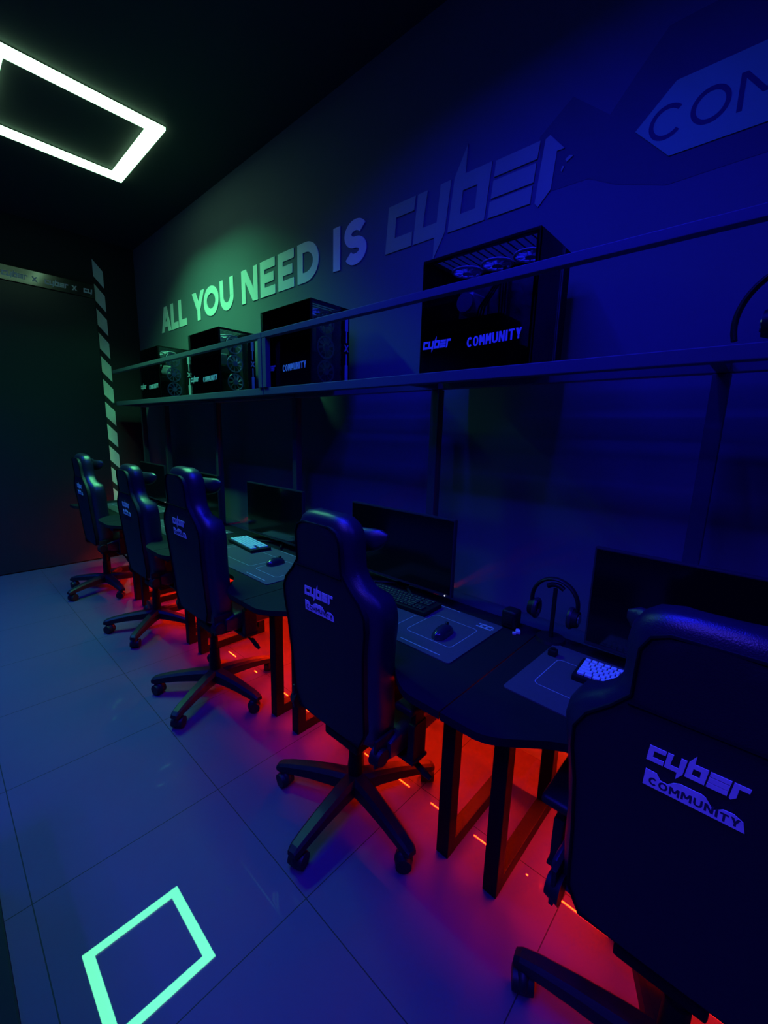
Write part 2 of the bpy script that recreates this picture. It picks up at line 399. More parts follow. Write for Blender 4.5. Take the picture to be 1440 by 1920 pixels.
# ------------------------------------------------------------------ ceiling lamps
def ceiling_lamp(L, label, mname, group=None):
    x0, x1, y0, y1 = L['rect']; w = L['w']; cx, cy = (x0 + x1) / 2, (y0 + y1) / 2
    t = thing('ceiling_lamp', label, 'ceiling lamp', (cx, cy, CEIL), 0, group)
    X, Y = (x1 - x0) / 2, (y1 - y0) / 2; zb = LAMP_Z - CEIL
    m = lamp_mat(mname, L['tcol'], L['tube'])
    bm = bmesh.new()
    for a in (((-X, -Y), (X, -Y + w)), ((-X, Y - w), (X, Y)), ((-X, -Y + w), (-X + w, Y - w)), ((X - w, -Y + w), (X, Y - w))):
        box(bm, a[0][0] + .004, a[1][0] - .004, a[0][1] + .004, a[1][1] - .004, zb + .022, -.0005)
    new_obj('lamp_frame', bm, HOUSING, t)
    sides = [(0, -Y + w / 2, 2 * X, w, 'x'), (0, Y - w / 2, 2 * X, w, 'x'), (-X + w / 2, 0, 2 * Y - 2 * w, w, 'y'), (X - w / 2, 0, 2 * Y - 2 * w, w, 'y')]
    for px, py, ln, ww, ax in sides:
        bm = bmesh.new()
        a, b = (ln / 2, ww / 2) if ax == 'x' else (ww / 2, ln / 2)
        box(bm, px - a, px + a, py - b, py + b, zb + .002, zb + .021)
        new_obj('diffuser', bm, m, t)
        la = bpy.data.lights.new('lamp_light', 'AREA'); la.shape = 'RECTANGLE'
        la.size = 2 * a; la.size_y = 2 * b
        la.color = L['col']; la.energy = L['rad'] * PI * (4 * a * b); la.spread = math.radians(L['spread'])
        lo = bpy.data.objects.new('lamp_light', la); COL.objects.link(lo); lo.parent = t; lo.location = (px, py, zb)
    return t
ceiling_lamp(GREEN, 'glowing green-white square frame lamp on the black ceiling', 'green white diffuser')
ceiling_lamp(BLUE1, 'blue square frame lamp on the ceiling over the near chairs', 'blue diffuser')
ceiling_lamp(BLUE2, 'blue square frame lamp on the ceiling behind the camera', 'blue diffuser b')
ceiling_lamp(BLUE_FILL_FAR, 'added blue fill lamp, out of view on the ceiling at the far left of the room', 'blue fill diffuser c')
ceiling_lamp(BLUE_FILL_NEAR, 'added blue fill lamp, out of view on the ceiling left of the camera', 'blue fill diffuser d')

# ------------------------------------------------------------------ shelf of steel bars on the right wall
sh = thing('wall_shelf', 'open grey steel shelf holding the computers along the wall', 'shelf', (0, 0, 0))
SY0, SYM, SY1 = -.85, 2.245, 5.02
for a, b in ((SY0, SYM), (SYM + .004, SY1)):
    bm = bmesh.new(); box(bm, 1.385, 1.425, a, b, 1.698, 1.738, .003); new_obj('front_rail', bm, RAIL, sh)
    bm = bmesh.new(); box(bm, 1.60, 1.64, a, b, 1.698, 1.738 if a == SY0 else 1.714, .003); new_obj('rear_rail', bm, RAIL, sh)
    bm = bmesh.new(); box(bm, 1.375, 1.408, a, b, 2.012, 2.042, .002); new_obj('guard_rail', bm, RAIL, sh)
bm = bmesh.new(); box(bm, 1.43, 1.795, SYM + .01, SY1 + .3, 1.715, 1.7365, .001); new_obj('shelf_board', bm, POST, sh)
for y in (SY0, SYM - .042, SYM + .005):
    bm = bmesh.new(); box(bm, 1.376, 1.407, y, y + .037, 1.739, 2.011, .002); new_obj('upright', bm, RAIL, sh)
for y in (-.90, .125, 1.15, 2.235, 3.30, 4.35, 4.97):
    bm = bmesh.new(); box(bm, 1.602, 1.645, y, y + .043, 0.0, 1.697, .002); new_obj('support_post', bm, POST, sh)
    bm = bmesh.new(); box(bm, 1.426, 1.599, y + .004, y + .036, 1.70, 1.735, .002); new_obj('cross_bar', bm, RAIL, sh)

PY = (-.90, .125, 1.15, 2.235, 3.30, 4.35, 4.97)
for a, b in zip(PY[:-1], PY[1:]):  # added boards closing the gap, keep red strip light off the wall above
    bm = bmesh.new(); box(bm, 1.596, 1.796, a + .045, b - .002, .684, .700, .002); box(bm, 1.596, 1.602, a + .045, b - .002, .700, .735, .001)
    new_obj('light_baffle', bm, POST, sh)

# ------------------------------------------------------------------ computers
PW, PD, PH = .27, .475, .43     # x, y, z
def fan_mb(r=.056):
    bm = bmesh.new()
    tube(bm, [(math.cos(a) * r, math.sin(a) * r, 0) for a in [2 * PI * k / 24 for k in range(24)]], .005, 6, True)
    cyl(bm, (0, 0, -.007), (0, 0, .007), .018, n=16)
    for k in range(9):
        a = 2 * PI * k / 9
        p = [Vector((math.cos(a + da) * q, math.sin(a + da) * q, zz)) for q, da, zz in ((.016, 0, .005), (r - .006, .28, .006), (r - .006, .55, -.005), (.016, .35, -.005))]
        vs = [bm.verts.new(v) for v in p]; bm.faces.new(vs)
        vs2 = [bm.verts.new(v + Vector((0, 0, .0012))) for v in p]; bm.faces.new(vs2[::-1])
    return bm
def make_pc(label, side_strip=True):
    t = thing('desktop_computer', label, 'computer', (0, 0, 0), 0, 'desktop computers on the steel shelf')
    bm = bmesh.new(); e = .012
    box(bm, 0, PW, 0, PD, 0, e, .002); box(bm, 0, .022, 0, PD, PH - e, PH, .002); box(bm, PW - .05, PW, 0, PD, PH - e, PH, .002); box(bm, .022, PW - .05, 0, .022, PH - e, PH, .002); box(bm, .022, PW - .05, PD - .03, PD, PH - e, PH, .002)
    for k in range(14): box(bm, .022, PW - .05, .045 + .030 * k, .048 + .030 * k, PH - .006, PH - .003)
    box(bm, 0, PW, PD - e, PD, e, PH - e); box(bm, PW - .008, PW, 0, PD - e, e, PH - e)
    box(bm, 0, e, 0, e, e, PH - e); box(bm, PW - .06, PW - .008, .0, .012, e, PH - e)
    new_obj('case_frame', bm, BLACKM, t)
    bm = bmesh.new(); box(bm, -.004, -.001, .004, PD - .004, .004, PH - .004); new_obj('glass_side', bm, GLASS, t)
    bm = bmesh.new(); box(bm, .004, PW - .062, -.004, -.001, .004, PH - .004); new_obj('glass_front', bm, GLASS, t)
    bm = bmesh.new(); box(bm, PW - .045, PW - .036, .10, PD - .03, .03, PH - .04)
    box(bm, PW - .06, PW - .045, .30, .36, .24, .31); 
    for k in range(4): box(bm, PW - .075, PW - .045, .205 + k * .012, .211 + k * .012, .22, .36)
    new_obj('motherboard', bm, BOARD, t)
    bm = bmesh.new(); box(bm, .05, PW - .05, .15, .44, .155, .205, .006); cyl(bm, (.05, .22, .18), (.045, .22, .18), .02); new_obj('graphics_card', bm, FANM if False else BLACKP, t)
    bm = bmesh.new(); box(bm, .10, PW - .05, .30, .36, .235, .315, .01)
    cyl(bm, (.10, .33, .275), (.085, .33, .275), .036, n=24); new_obj('cpu_cooler', bm, FANM, t)
    bm = bmesh.new(); box(bm, .02, PW - .06, .10, .44, .012, .10, .004); new_obj('power_shroud', bm, BLACKP, t)
    bm = bmesh.new()
    for k in range(3):
        tube(bm, [(.13, .3 - .012 * k, .205), (.10, .27 - .012 * k, .25), (.12, .22 - .01 * k, .33), (.16, .2, .40)], .004, 6)
    new_obj('cable', bm, BLACKP, t)
    f0 = None
    for k in range(3):   # fans under the top panel
        if f0 is None: f = f0 = new_obj('fan', fan_mb(), FANM, t)
        else: f = f0.copy(); COL.objects.link(f); f.parent = t
        f.location = (.115, .085 + .13 * k, PH - .035)
    for k in range(3):   # fans behind the near glass
        f = f0.copy(); COL.objects.link(f); f.parent = t; f.rotation_euler = (PI / 2, 0, 0); f.location = (.13, .035, .085 + .125 * k)
    # lettering on the side glass
    bm = bmesh.new(); s = .135 / LOGO_W
    fn = fplane((-.0042, PD - .018, .095), (0, -1, 0), (0, 0, 1), s)
    for g in LOGO:
        for shp in g: prism(bm, shp, fn, .001)
    new_obj('cyber_decal', bm, DECAL, t)
    bm = bmesh.new(); uu = 0
    for ch in 'COMMUNITY':
        w = .012 if ch == 'I' else .0225
        if ch == 'I': w = .007
        for g in glyph(ch, w, .036, .0068): prism(bm, g, fplane((-.0042, PD - .225 - uu, .082 + uu * .04), (0, -1, .04), (0, 0, 1)), .001)
        uu += w + .0035
    new_obj('community_decal', bm, DECAL, t)
    if side_strip:
        bm = bmesh.new(); xs = PW - .022
        f2 = fplane((xs, -.0005, 0), (1, 0, 0), (0, 0, 1))
        prism(bm, rect(-.011, .02, .011, .13), f2, .001); prism(bm, rect(-.004, .13, .004, .19), f2, .001)
        prism(bm, rect(-.011, .31, .011, .41), f2, .001); prism(bm, rect(-.004, .25, .004, .31), f2, .001)
        for g in glyph('X', .032, .036, .009): prism(bm, g, fplane((xs - .016, -.0005, .202), (1, 0, 0), (0, 0, 1)), .0012)
        new_obj('side_decal', bm, DECAL, t)
    return t
pc = make_pc('black glass computer with three top fans, nearest fully seen on the shelf', False)
pc.location = (1.428, .655, 1.739)
pc2 = make_pc('black glass computer beside the shelf upright, white X strip on its side'); pc2.location = (1.428, 1.855, 1.739)
for y, lb in ((2.855, 'black glass computer left of the shelf upright, lettering lit cyan'), (3.93, 'farthest dark glass computer on the shelf, under the word ALL'), (-.74, 'black glass computer at the near end of the shelf behind the headset')):
    c = copy_tree(pc2); c.location = (1.428, y, 1.739); c['label'] = lb

# ------------------------------------------------------------------ desks
PITCH = 1.085
seams = [-.505 + PITCH * k for k in range(6)]
dn = ['black desk nearest the camera, mostly behind the near chair', 'black desk in front of the second chair, meeting the near desk at a seam',
      'black desk with the bright keyboard, right beside the third chair', 'black desk far along the row behind the third chair', 'last black desk by the dark back wall']
def outline(w):
    pts = []
    hw = w / 2; xb = 1.59 - 1.235
    xf = .885 - 1.235
    # front edge from right end (-y) to left end: ends bulge forward, middle scooped
    def fx(s):  # s 0 at end -> 1 at centre
        return xf + .135 * (1 - math.cos(min(s, 1) * PI)) / 2
    N = 40
    for k in range(N + 1):
        y = -hw + w * k / N
        d = (hw - abs(y))
        s = max(0, (d - .10)) / .24
        pts.append((fx(s), y))
    pts += [(xb, hw), (xb, -hw)]
    return pts
RX0 = 1.53
def make_desk(label):
    t = thing('gaming_desk', label, 'desk', (1.235, 0, 0), 0, 'row of black gaming desks')
    bm = bmesh.new(); pts = outline(PITCH - .004)
    prism(bm, [pts], lambda a, b, w: Vector((a, b, .716 + w)), .024)
    new_obj('tabletop', bm, DESKTOP, t)
    for s in (-1, 1):
        y = s * (PITCH / 2 - .095)
        bm = bmesh.new(); w = .050
        box(bm, 1.098 - 1.235, 1.148 - 1.235, y - w / 2, y + w / 2, .0, .715, .003)
        box(bm, RX0 - 1.235, RX0 + .05 - 1.235, y - w / 2, y + w / 2, .0, .715, .003)
        box(bm, 1.14 - 1.235, RX0 + .005 - 1.235, y - w / 2 + .001, y + w / 2 - .001, .0, .052, .003)
        box(bm, 1.14 - 1.235, RX0 + .005 - 1.235, y - w / 2 + .001, y + w / 2 - .001, .665, .714, .003)
        new_obj('leg', bm, BLACKM, t)
    bm = bmesh.new(); box(bm, 1.555 - 1.235, 1.585 - 1.235, -PITCH / 2 + .09, PITCH / 2 - .09, .41, .45, .002)
    for s in (-1, 1): box(bm, 1.555 - 1.235, 1.585 - 1.235, s * (PITCH / 2 - .105) - .013, s * (PITCH / 2 - .105) + .013, .45, .675)
    new_obj('rear_crossbar', bm, BLACKM, t)
    return t
d0 = make_desk(dn[0])
for i in range(5):
    o = d0 if i == 0 else copy_tree(d0)
    o['label'] = dn[i]; o.location = (1.235, seams[i] + PITCH / 2, 0)
# red led strips under the desks
segs = [[(-.40, .20), (.20, .45), (.495, .535)], [(.72, 1.115), (1.20, 1.34), (1.36, 1.62)], [(1.70, 2.60), (2.67, 2.74)], [(2.76, 2.80), (2.89, 2.98), (3.10, 3.22), (3.30, 3.80)], [(3.87, 4.30), (4.34, 4.88)]]
for i, sg in enumerate(segs):
    t = thing('led_strip', ['red light strip under the nearest desk', 'red light strip under the desk of the second chair', 'red light strip under the desk of the third chair',
                            'red dashed light strip under the fourth desk', 'red light strip under the last desk by the back wall'][i], 'light strip', (1.583, seams[i] + PITCH / 2, .40), 0, 'red light strips under the desks')
    yc = seams[i] + PITCH / 2
    bm = bmesh.new(); box(bm, -.022, .020, seams[i] + .14 - yc, seams[i + 1] - .14 - yc, .003, .009); box(bm, .014, .020, seams[i] + .14 - yc, seams[i + 1] - .14 - yc, -.005, .003); box(bm, -.0262, -.022, seams[i] + .14 - yc, seams[i + 1] - .14 - yc, -.0125, .0088); box(bm, -.026, -.02, seams[i] + .14 - yc, seams[i + 1] - .14 - yc, .003, .009); new_obj('strip_hood', bm, BLACKP, t)  # hood with lips added to cut red spill towards upper wall and aisle
    for a, b in sg:
        bm = bmesh.new(); box(bm, -.005, -.001, a - yc, b - yc, -.002, .002); new_obj('lit_segment', bm, REDLED, t)

# ------------------------------------------------------------------ monitors
def make_monitor():
    t = thing('monitor', '', 'monitor', (0, 0, 0), 0, 'switched off monitors on the desks')
    W, H = .645, .355
    bm = bmesh.new(); box(bm, 0, .022, -W / 2, W / 2, 0, H, .004); box(bm, .022, .045, -.13, .13, .08, .27, .01); new_obj('housing', bm, BEZEL, t, loc=(0, 0, .045))
    bm = bmesh.new(); box(bm, -.0015, .0002, -W / 2 + .007, W / 2 - .007, .016, H - .007); new_obj('screen', bm, SCREEN, t, loc=(0, 0, .045))
    bm = bmesh.new(); box(bm, .05, .075, -.028, .028, .008, .27, .006); box(bm, .04, .055, -.035, .035, .2, .27, .005); new_obj('stand_column', bm, BLACKP, t)
    bm = bmesh.new()
    for s in (-1, 1):
        cyl(bm, (.06, s * .01, .0135), (-.025, s * .12, .0135), .009, .006, 8)
        pass
    cyl(bm, (.055, 0, 0.0), (.055, 0, .012), .032, n=20)
    new_obj('stand_foot', bm, BLACKP, t)
    bm = bmesh.new(); box(bm, -.003, -.001, -W / 2 + .03, -W / 2 + .034, .004, .008); new_obj('power_light', bm, DOT, t, loc=(0, 0, .045))
    return t
MZ = .7402
m0 = make_monitor()
mons = [(1.50, .077, 'large dark monitor nearest the camera, behind the near chair', -.01), (1.50, 1.28, 'dark monitor right of the second chair, seen whole above its desk', 0.0),
        (1.50, 2.36, 'dark monitor between the second and third chairs', 0), (1.50, 3.44, 'dark monitor behind the third chair', 0), (1.50, 4.50, 'farthest dark monitor near the back wall', 0)]
for i, (x, y, lb, rz) in enumerate(mons):
    o = m0 if i == 0 else copy_tree(m0)
    o.location = (x, y, MZ - (.018 if i == 0 else 0) * 0); o['label'] = lb; o.rotation_euler = (0, 0, rz)

# ------------------------------------------------------------------ desk mats
def rrect(x0, x1, y0, y1, r, n=6):
    out = []
    for cx, cy, a in ((x1 - r, y1 - r, 0), (x0 + r, y1 - r, 90), (x0 + r, y0 + r, 180), (x1 - r, y0 + r, 270)):
        out += [(cx + r * math.cos(math.radians(a + 90 * k / n)), cy + r * math.sin(math.radians(a + 90 * k / n))) for k in range(n + 1)]
    return out
def make_mat():
    t = thing('desk_mat', '', 'desk mat', (0, 0, 0), 0, 'printed desk mats')
    fn = lambda a, b, w: Vector((a, b, w))
    bm = bmesh.new(); prism(bm, [rrect(-.195, .195, -.40, .40, .012)], fn, .0035); new_obj('cloth', bm, MATM, t)
    bm = bmesh.new(); f2 = lambda a, b, w: Vector((a, b, .0035 + w)); q = .0022
    def out(x0, x1, y0, y1, r): prism(bm, [rrect(x0, x1, y0, y1, r), rrect(x0 + q, x1 - q, y0 + q, y1 - q, r - q)[::-1]], f2, .0004)
    out(-.105, .095, -.345, -.135, .02)
    out(-.105, .095, -.085, .345, .02)
    prism(bm, rect(-.172, -.345, -.168, -.165), f2, .0004)
    prism(bm, rect(.188, -.2, .1915, .05), f2, .0004)
    for k in range(5): prism(bm, rect(.135 + .010 * (k % 2) * 1.6, -.385 + .012 * k, .145 + .010 * (k % 2) * 1.6, -.375 + .012 * k), f2, .0004)
    prism(bm, rect(.125, -.38, .133, -.315), f2, .0004); prism(bm, rect(.15, -.38, .158, -.315), f2, .0004)
    new_obj('print', bm, MATLINE, t)
    return t
mt0 = make_mat()
mats = [(1.302, .105, -.03, 'dark printed desk mat in front of the nearest monitor'), (1.302, 1.10, 0.0, 'dark printed desk mat with a mouse, right of the second chair'),
        (1.265, 2.155, 0.0, 'dark printed desk mat under the bright keyboard'), (1.28, 3.25, 0.01, 'dark desk mat on the fourth desk behind the third chair'), (1.28, 4.35, 0, 'dark desk mat on the last desk by the back wall')]
for i, (x, y, rz, lb) in enumerate(mats):
    o = mt0 if i == 0 else copy_tree(mt0)
    o.location = (x, y, .7402); o.rotation_euler = (0, 0, rz); o['label'] = lb

# ------------------------------------------------------------------ keyboards (long side along y)
def make_keyboard(km):
    t = thing('keyboard', '', 'keyboard', (0, 0, 0), 0, 'keyboards on the desk mats')
    bm = bmesh.new(); box(bm, -.068, .068, -.18, .18, 0, .020, .004); new_obj('keyboard_body', bm, BLACKP, t)
    bm = bmesh.new()
    rows = [(-.047, [.02] * 3 + [.105] + [.02] * 4), (-.028, [.04] + [.0165] * 10 + [.04]), (-.009, [.03] + [.0165] * 11 + [.03]), (.010, [.025] + [.0165] * 12 + [.025]), (.029, [.0165] * 13 + [.035]), (.050, [.0165] * 14)]
    for x, ws in rows:
        tot = sum(ws) + .002 * (len(ws) - 1); y = .168
        sc = .27 / tot
        for w in ws:
            w *= sc
            box(bm, x - .0078, x + .0078, y - w + .001, y, .019, .027, .0012, 1); y -= w + .002 * sc
    for x in (-.047, -.028, .010, .029, .050):
        for k in range(3): box(bm, x - .0078, x + .0078, -.122 - .017 * k, -.107 - .017 * k, .019, .027, .0012, 1)
    new_obj('keycaps', bm, km, t)
    return t
kb = make_keyboard(KEYS); kb.location = (1.375, 2.455, .7438); kb.rotation_euler = (0, 0, -.10)
kb['label'] = 'keyboard with bright pale keycaps beside the third chair'
kb3 = make_keyboard(DKEYS); kb3.location = (1.395, 1.16, .7438); kb3.rotation_euler = (0, 0, .05)
kb3['label'] = 'black keyboard under the monitor right of the second chair'
kb4 = copy_tree(kb); kb4.location = (1.385, .195, .7438); kb4.rotation_euler = (0, 0, .05); kb4['label'] = 'keyboard with pale keycaps half hidden by the nearest chair'
kb1 = copy_tree(kb3); kb1.location = (1.36, 3.45, .7438); kb1['label'] = 'black keyboard on the fourth desk behind the third chair'

# ------------------------------------------------------------------ mice
def make_mouse():
    t = thing('computer_mouse', '', 'mouse', (0, 0, 0), 0, 'computer mice on the desk mats')
    bm = bmesh.new(); rings = []
    for k in range(13):
        s = k / 12; x = -.06 + .12 * s
        hw = .031 * (max(0, 1 - (abs(2 * s - 1)) ** 3.2)) ** .5 * (1 - .12 * math.sin(PI * s)) + .001
        h = .038 * (math.sin(PI * min(1, .12 + s * .82)) ** .6) + .001
        rings.append([Vector((x, hw * math.cos(2 * PI * j / 20), max(0, h * (math.sin(2 * PI * j / 20))) if math.sin(2 * PI * j / 20) > 0 else 0.0)) for j in range(20)])
    loft(bm, rings); new_obj('mouse_shell', bm, mat('glossy black plastic', (.02, .025, .035), .22, spec=.8, noise=.05) if 'glossy black plastic' not in MATS else MATS['glossy black plastic'], t, True)
    bm = bmesh.new(); cyl(bm, (.03, -.004, .033), (.03, .004, .033), .009, n=16); new_obj('scroll_wheel', bm, BLACKP, t, True)
    return t
ms = make_mouse(); ms.location = (1.265, .835, .7438); ms.rotation_euler = (0, 0, .1); ms['label'] = 'black mouse on the mat right of the second chair'
for loc, lb in (((1.285, 2.005, .7438), 'mouse on the mat beside the bright keyboard'), ((1.27, -.16, .7438), 'mouse hidden behind the nearest chair'), ((1.28, 3.05, .7438), 'mouse on the fourth desk mat behind the third chair')):
    if 'hidden' in lb: continue
    c = copy_tree(ms); c.location = loc; c['label'] = lb
bm = bmesh.new(); box(bm, -.012, .012, -.009, .009, 0, .012, .003); box(bm, .012, .024, -.006, .006, .002, .008); box(bm, -.02, -.008, .008, .022, 0, .009, .002)
o = new_obj('usb_receiver', bm, WHITEP); o.location = (1.495, .637, .7405); o.rotation_euler = (0, 0, .5)
tag(o, 'tiny white dongle on the desk near the headset stand', 'dongle')
bm = bmesh.new(); box(bm, -.014, .014, -.014, .014, 0, .022, .004); cyl(bm, (0, 0, .02), (0, 0, .028), .008, n=12)
o = new_obj('small_cube', bm, BLACKP); o.location = (1.42, .472, .7438); tag(o, 'small black cube on the corner of the nearest desk mat', 'cube')

# ------------------------------------------------------------------ headsets
def make_headset(label, R=.085, H=.19, cf=1.0, a0=-28):
    t = thing('headset', label, 'headset')
    pts = [(0, R * math.cos(a), H - R + (R * 1.05) * math.sin(a)) for a in [math.radians(a0 + (180 - 2 * a0) * k / 26) for k in range(27)]]
    bm = bmesh.new(); tube(bm, pts, [(.013, .007)] * len(pts), 10); new_obj('headband', bm, BLACKP, t, True)
    for s in (-1, 1):
        bm = bmesh.new(); yy = s * R * .86 * cf; zz = max(H - R * 1.50, .038)
        cyl(bm, (0, yy, zz), (0, yy + s * .018, zz), .036, .030, 24); new_obj('ear_cup', bm, BLACKP, t, True)
        bm = bmesh.new(); rr = .028
        tube(bm, [(rr * math.cos(a), yy - s * .008, zz + rr * 1.15 * math.sin(a)) for a in [2 * PI * k / 20 for k in range(20)]], .010, 8, True); new_obj('ear_cushion', bm, LEATHER, t, True)
        bm = bmesh.new(); cyl(bm, (0, yy + s * .019, zz), (0, yy + s * .022, zz), .02, .018, 20); new_obj('cup_badge', bm, SILVER, t, True)
    return t
hs = make_headset('black headset hanging on a stand between the two nearest monitors'); hs.location = (1.535, .525, .788)
st = thing('headset_stand', 'black stand carrying the headset between the two nearest monitors', 'stand', (1.535, .525, .7405))
bm = bmesh.new(); cyl(bm, (0, 0, 0), (0, 0, .012), .055, .05, 28); new_obj('stand_base', bm, BLACKP, st, True)
bm = bmesh.new(); tube(bm, [(0, .0, .01), (0, 0, .10), (0, 0, .205)], .008, 10); new_obj('stand_pole', bm, BLACKP, st, True)
bm = bmesh.new(); tube(bm, [(0, -.03, .208), (0, -.015, .217), (0, 0, .22), (0, .015, .217), (0, .03, .208)], .009, 10); new_obj('stand_hook', bm, BLACKP, st, True)
hs2 = make_headset('black headset standing on the shelf at the right edge of the picture', .125, .165, .50, -16); hs2.location = (1.41, -.005, 1.745); hs2.rotation_euler = (0, 0, 0)
# small loudspeaker-like box by the stand
bm = bmesh.new(); box(bm, -.03, .03, -.03, .03, 0, .075, .012, 3); box(bm, -.032, -.028, -.018, .018, .02, .056, .002)
o = new_obj('desk_speaker', bm, BLACKP, smooth=True); o.location = (1.53, .685, .7405); tag(o, 'small black box on the desk beside the headset stand', 'speaker')

# ------------------------------------------------------------------ gaming chairs, facing +x
def make_chair(label):
    t = thing('gaming_chair', label, 'chair', (0, 0, 0), 0, 'black gaming chairs along the desks')
    # star base
    bm = bmesh.new(); cyl(bm, (0, 0, .075), (0, 0, .145), .045, .038, 24)
    for k in range(5):
        a = 2 * PI * k / 5; c, s = math.cos(a), math.sin(a)
        rings = []
        for q, zt, hh, hw in ((.02, .146, .066, .036), (.10, .142, .058, .032), (.20, .130, .048, .028), (.29, .114, .040, .025), (.335, .102, .034, .022), (.352, .090, .020, .017)):
            pts = []
            for (yy, zz) in ((-1, -1), (-1, .5), (-.6, 1), (.6, 1), (1, .5), (1, -1)):
                y = yy * hw; z = zt - hh / 2 + zz * hh / 2
                pts.append(Vector((q * c - y * s, q * s + y * c, z)))
            rings.append(pts)
        loft(bm, rings)
    base = new_obj('star_base', bm, BLACKP, t)
    for k in range(5):
        a = 2 * PI * k / 5; c, s = math.cos(a), math.sin(a); ca = a + 1.2 + k * .7
        bm = bmesh.new(); dx, dy = math.cos(ca), math.sin(ca)
        C0 = Vector((.327 * c + .012 * dx, .327 * s + .012 * dy, .031)); ax = Vector((-dy, dx, 0))
        for sg in (-1, 1): cyl(bm, C0 + ax * sg * .006, C0 + ax * sg * .028, .031, .028, 20)
        cyl(bm, C0 - ax * .012, C0 + ax * .012, .02, n=12)
        bmesh.ops.create_uvsphere(bm, u_segments=14, v_segments=8, radius=.034, matrix=Matrix.Translation(C0 + Vector((0, 0, .006))) @ Matrix.Scale(.62, 4, ax))
        cyl(bm, (.327 * c, .327 * s, .055), (.327 * c, .327 * s, .085), .010, n=10)
        new_obj('caster', bm, BLACKP, base, True)
    # column
    bm = bmesh.new(); cyl(bm, (0, 0, .135), (0, 0, .27), .029, .027, 20); cyl(bm, (0, 0, .26), (0, 0, .335), .022, .020, 20); cyl(bm, (0, 0, .33), (0, 0, .41), .014, n=16)
    new_obj('gas_column', bm, BLACKM, t, True)
    body = t
    bm = bmesh.new(); box(bm, -.11, .12, -.09, .09, .385, .425, .008); box(bm, -.05, .07, -.05, .05, .35, .39, .008)
    new_obj('tilt_mechanism', bm, BLACKM, t)
    bm = bmesh.new(); tube(bm, [(.03, -.05, .385), (.03, -.18, .375), (.03, -.25, .365)], .006, 8)
    tube(bm, [(.03, -.245, .372), (.03, -.29, .355), (.03, -.315, .348)], [(.010, .012), (.013, .010), (.008, .007)], 8)
    new_obj('height_lever', bm, BLACKP, t, True)
    # seat
    bm = bmesh.new(); rings = []
    N = 40
    for k in range(15):
        s = k / 14; x = -.105 + .42 * s
        hw = .245 - .02 * s; th = .105 * (1 - .55 * abs(2 * s - 1) ** 6); zc = .478 + .006 * s
        ring = []
        for j in range(N):
            a = 2 * PI * j / N; cy, sz = math.cos(a), math.sin(a)
            y = hw * math.copysign(abs(cy) ** .45, cy); z = th / 2 * math.copysign(abs(sz) ** .55, sz)
            if sz > 0: z += .035 * abs(y / hw) ** 4 * (1 - .5 * s)
            ring.append(Vector((x, y, zc + z)))
        rings.append(ring)
    loft(bm, rings); new_obj('seat', bm, LEATHER, t, True)
    # backrest
    def xb(z): return -.165 - .075 * (z - .45)
    lev = [(.468, .09, .03), (.474, .165, .06), (.495, .205, .085), (.54, .230, .10), (.62, .236, .105), (.74, .236, .105), (.84, .244, .105), (.92, .257, .105), (.965, .262, .10), (1.0, .256, .098),
           (1.03, .236, .095), (1.055, .200, .092), (1.08, .168, .09), (1.11, .150, .09), (1.15, .148, .092), (1.19, .150, .092), (1.225, .145, .088), (1.25, .130, .078), (1.268, .105, .06), (1.277, .065, .035)]
    bm = bmesh.new(); rings = []
    for z, hw, th in lev:
        ring = []; xr = xb(z); full = .105; hw *= .93
        for j in range(44):
            a = 2 * PI * j / 44; cy, sx = math.cos(a), math.sin(a)
            y = hw * math.copysign(abs(cy) ** .5, cy); x = xr + full / 2 + th / 2 * math.copysign(abs(sx) ** .55, sx)
            if z < 1.04 and z > .5:
                if sx > 0: x += .045 * abs(y / hw) ** 3
                else: x += .022 * abs(y / hw) ** 5
            else: x += .015 * abs(y / hw) ** 4
            ring.append(Vector((x, y, z)))
        rings.append(ring)
    loft(bm, rings)
    bk = new_obj('backrest', bm, LEATHER, t, True)
    # matte rear panel slightly proud of the shell, with piping around it
    pan = [(z_, h_ * .93) for z_, h_ in [(.50, .170), (.56, .200), (.72, .203), (.85, .210), (.93, .222), (.98, .222), (1.02, .200), (1.06, .155), (1.10, .120), (1.16, .118), (1.20, .116), (1.228, .100), (1.240, .07)]]
    bm = bmesh.new(); ring = []
    L = [Vector((xb(z) - .004, hw, z)) for z, hw in pan]; Rr = [Vector((xb(z) - .004, -hw, z)) for z, hw in pan]
    cols = 7; grid = []
    for (z, hw) in pan:
        grid.append([bm.verts.new((xb(z) - .0045 + (.006 * abs(2 * k / (cols - 1) - 1) ** 4 if True else 0), hw * (1 - 2 * k / (cols - 1)), z)) for k in range(cols)])
    for a, b in zip(grid[:-1], grid[1:]):
        for k in range(cols - 1): bm.faces.new((a[k], a[k + 1], b[k + 1], b[k]))
    ext = bmesh.ops.extrude_face_region(bm, geom=bm.faces[:])
    for g in ext['geom']:
        if isinstance(g, bmesh.types.BMVert): g.co.x += .02
    new_obj('rear_panel', bm, LEATHERB, bk, True)
    bm = bmesh.new(); tube(bm, [v + Vector((.003, 0, 0)) for v in L] + [v + Vector((.003, 0, 0)) for v in Rr[::-1]], .0035, 6, True); new_obj('piping', bm, PIPING, bk, True)
    # seam across the head part
    bm = bmesh.new(); tube(bm, [(xb(1.085) - .005, y, 1.085) for y in (-.115, -.06, 0, .06, .115)], .003, 6); new_obj('panel_seam', bm, PIPING, bk)
    # logo on the rear
    W = .147; s = W / LOGO_W; fn = fplane((xb(.985) - .005, W / 2, .985), (0, -1, 0), (-.075, 0, 1), s)
    bm = bmesh.new()
    for g in LOGO:
        for shp in g: prism(bm, shp, fn, .0015)
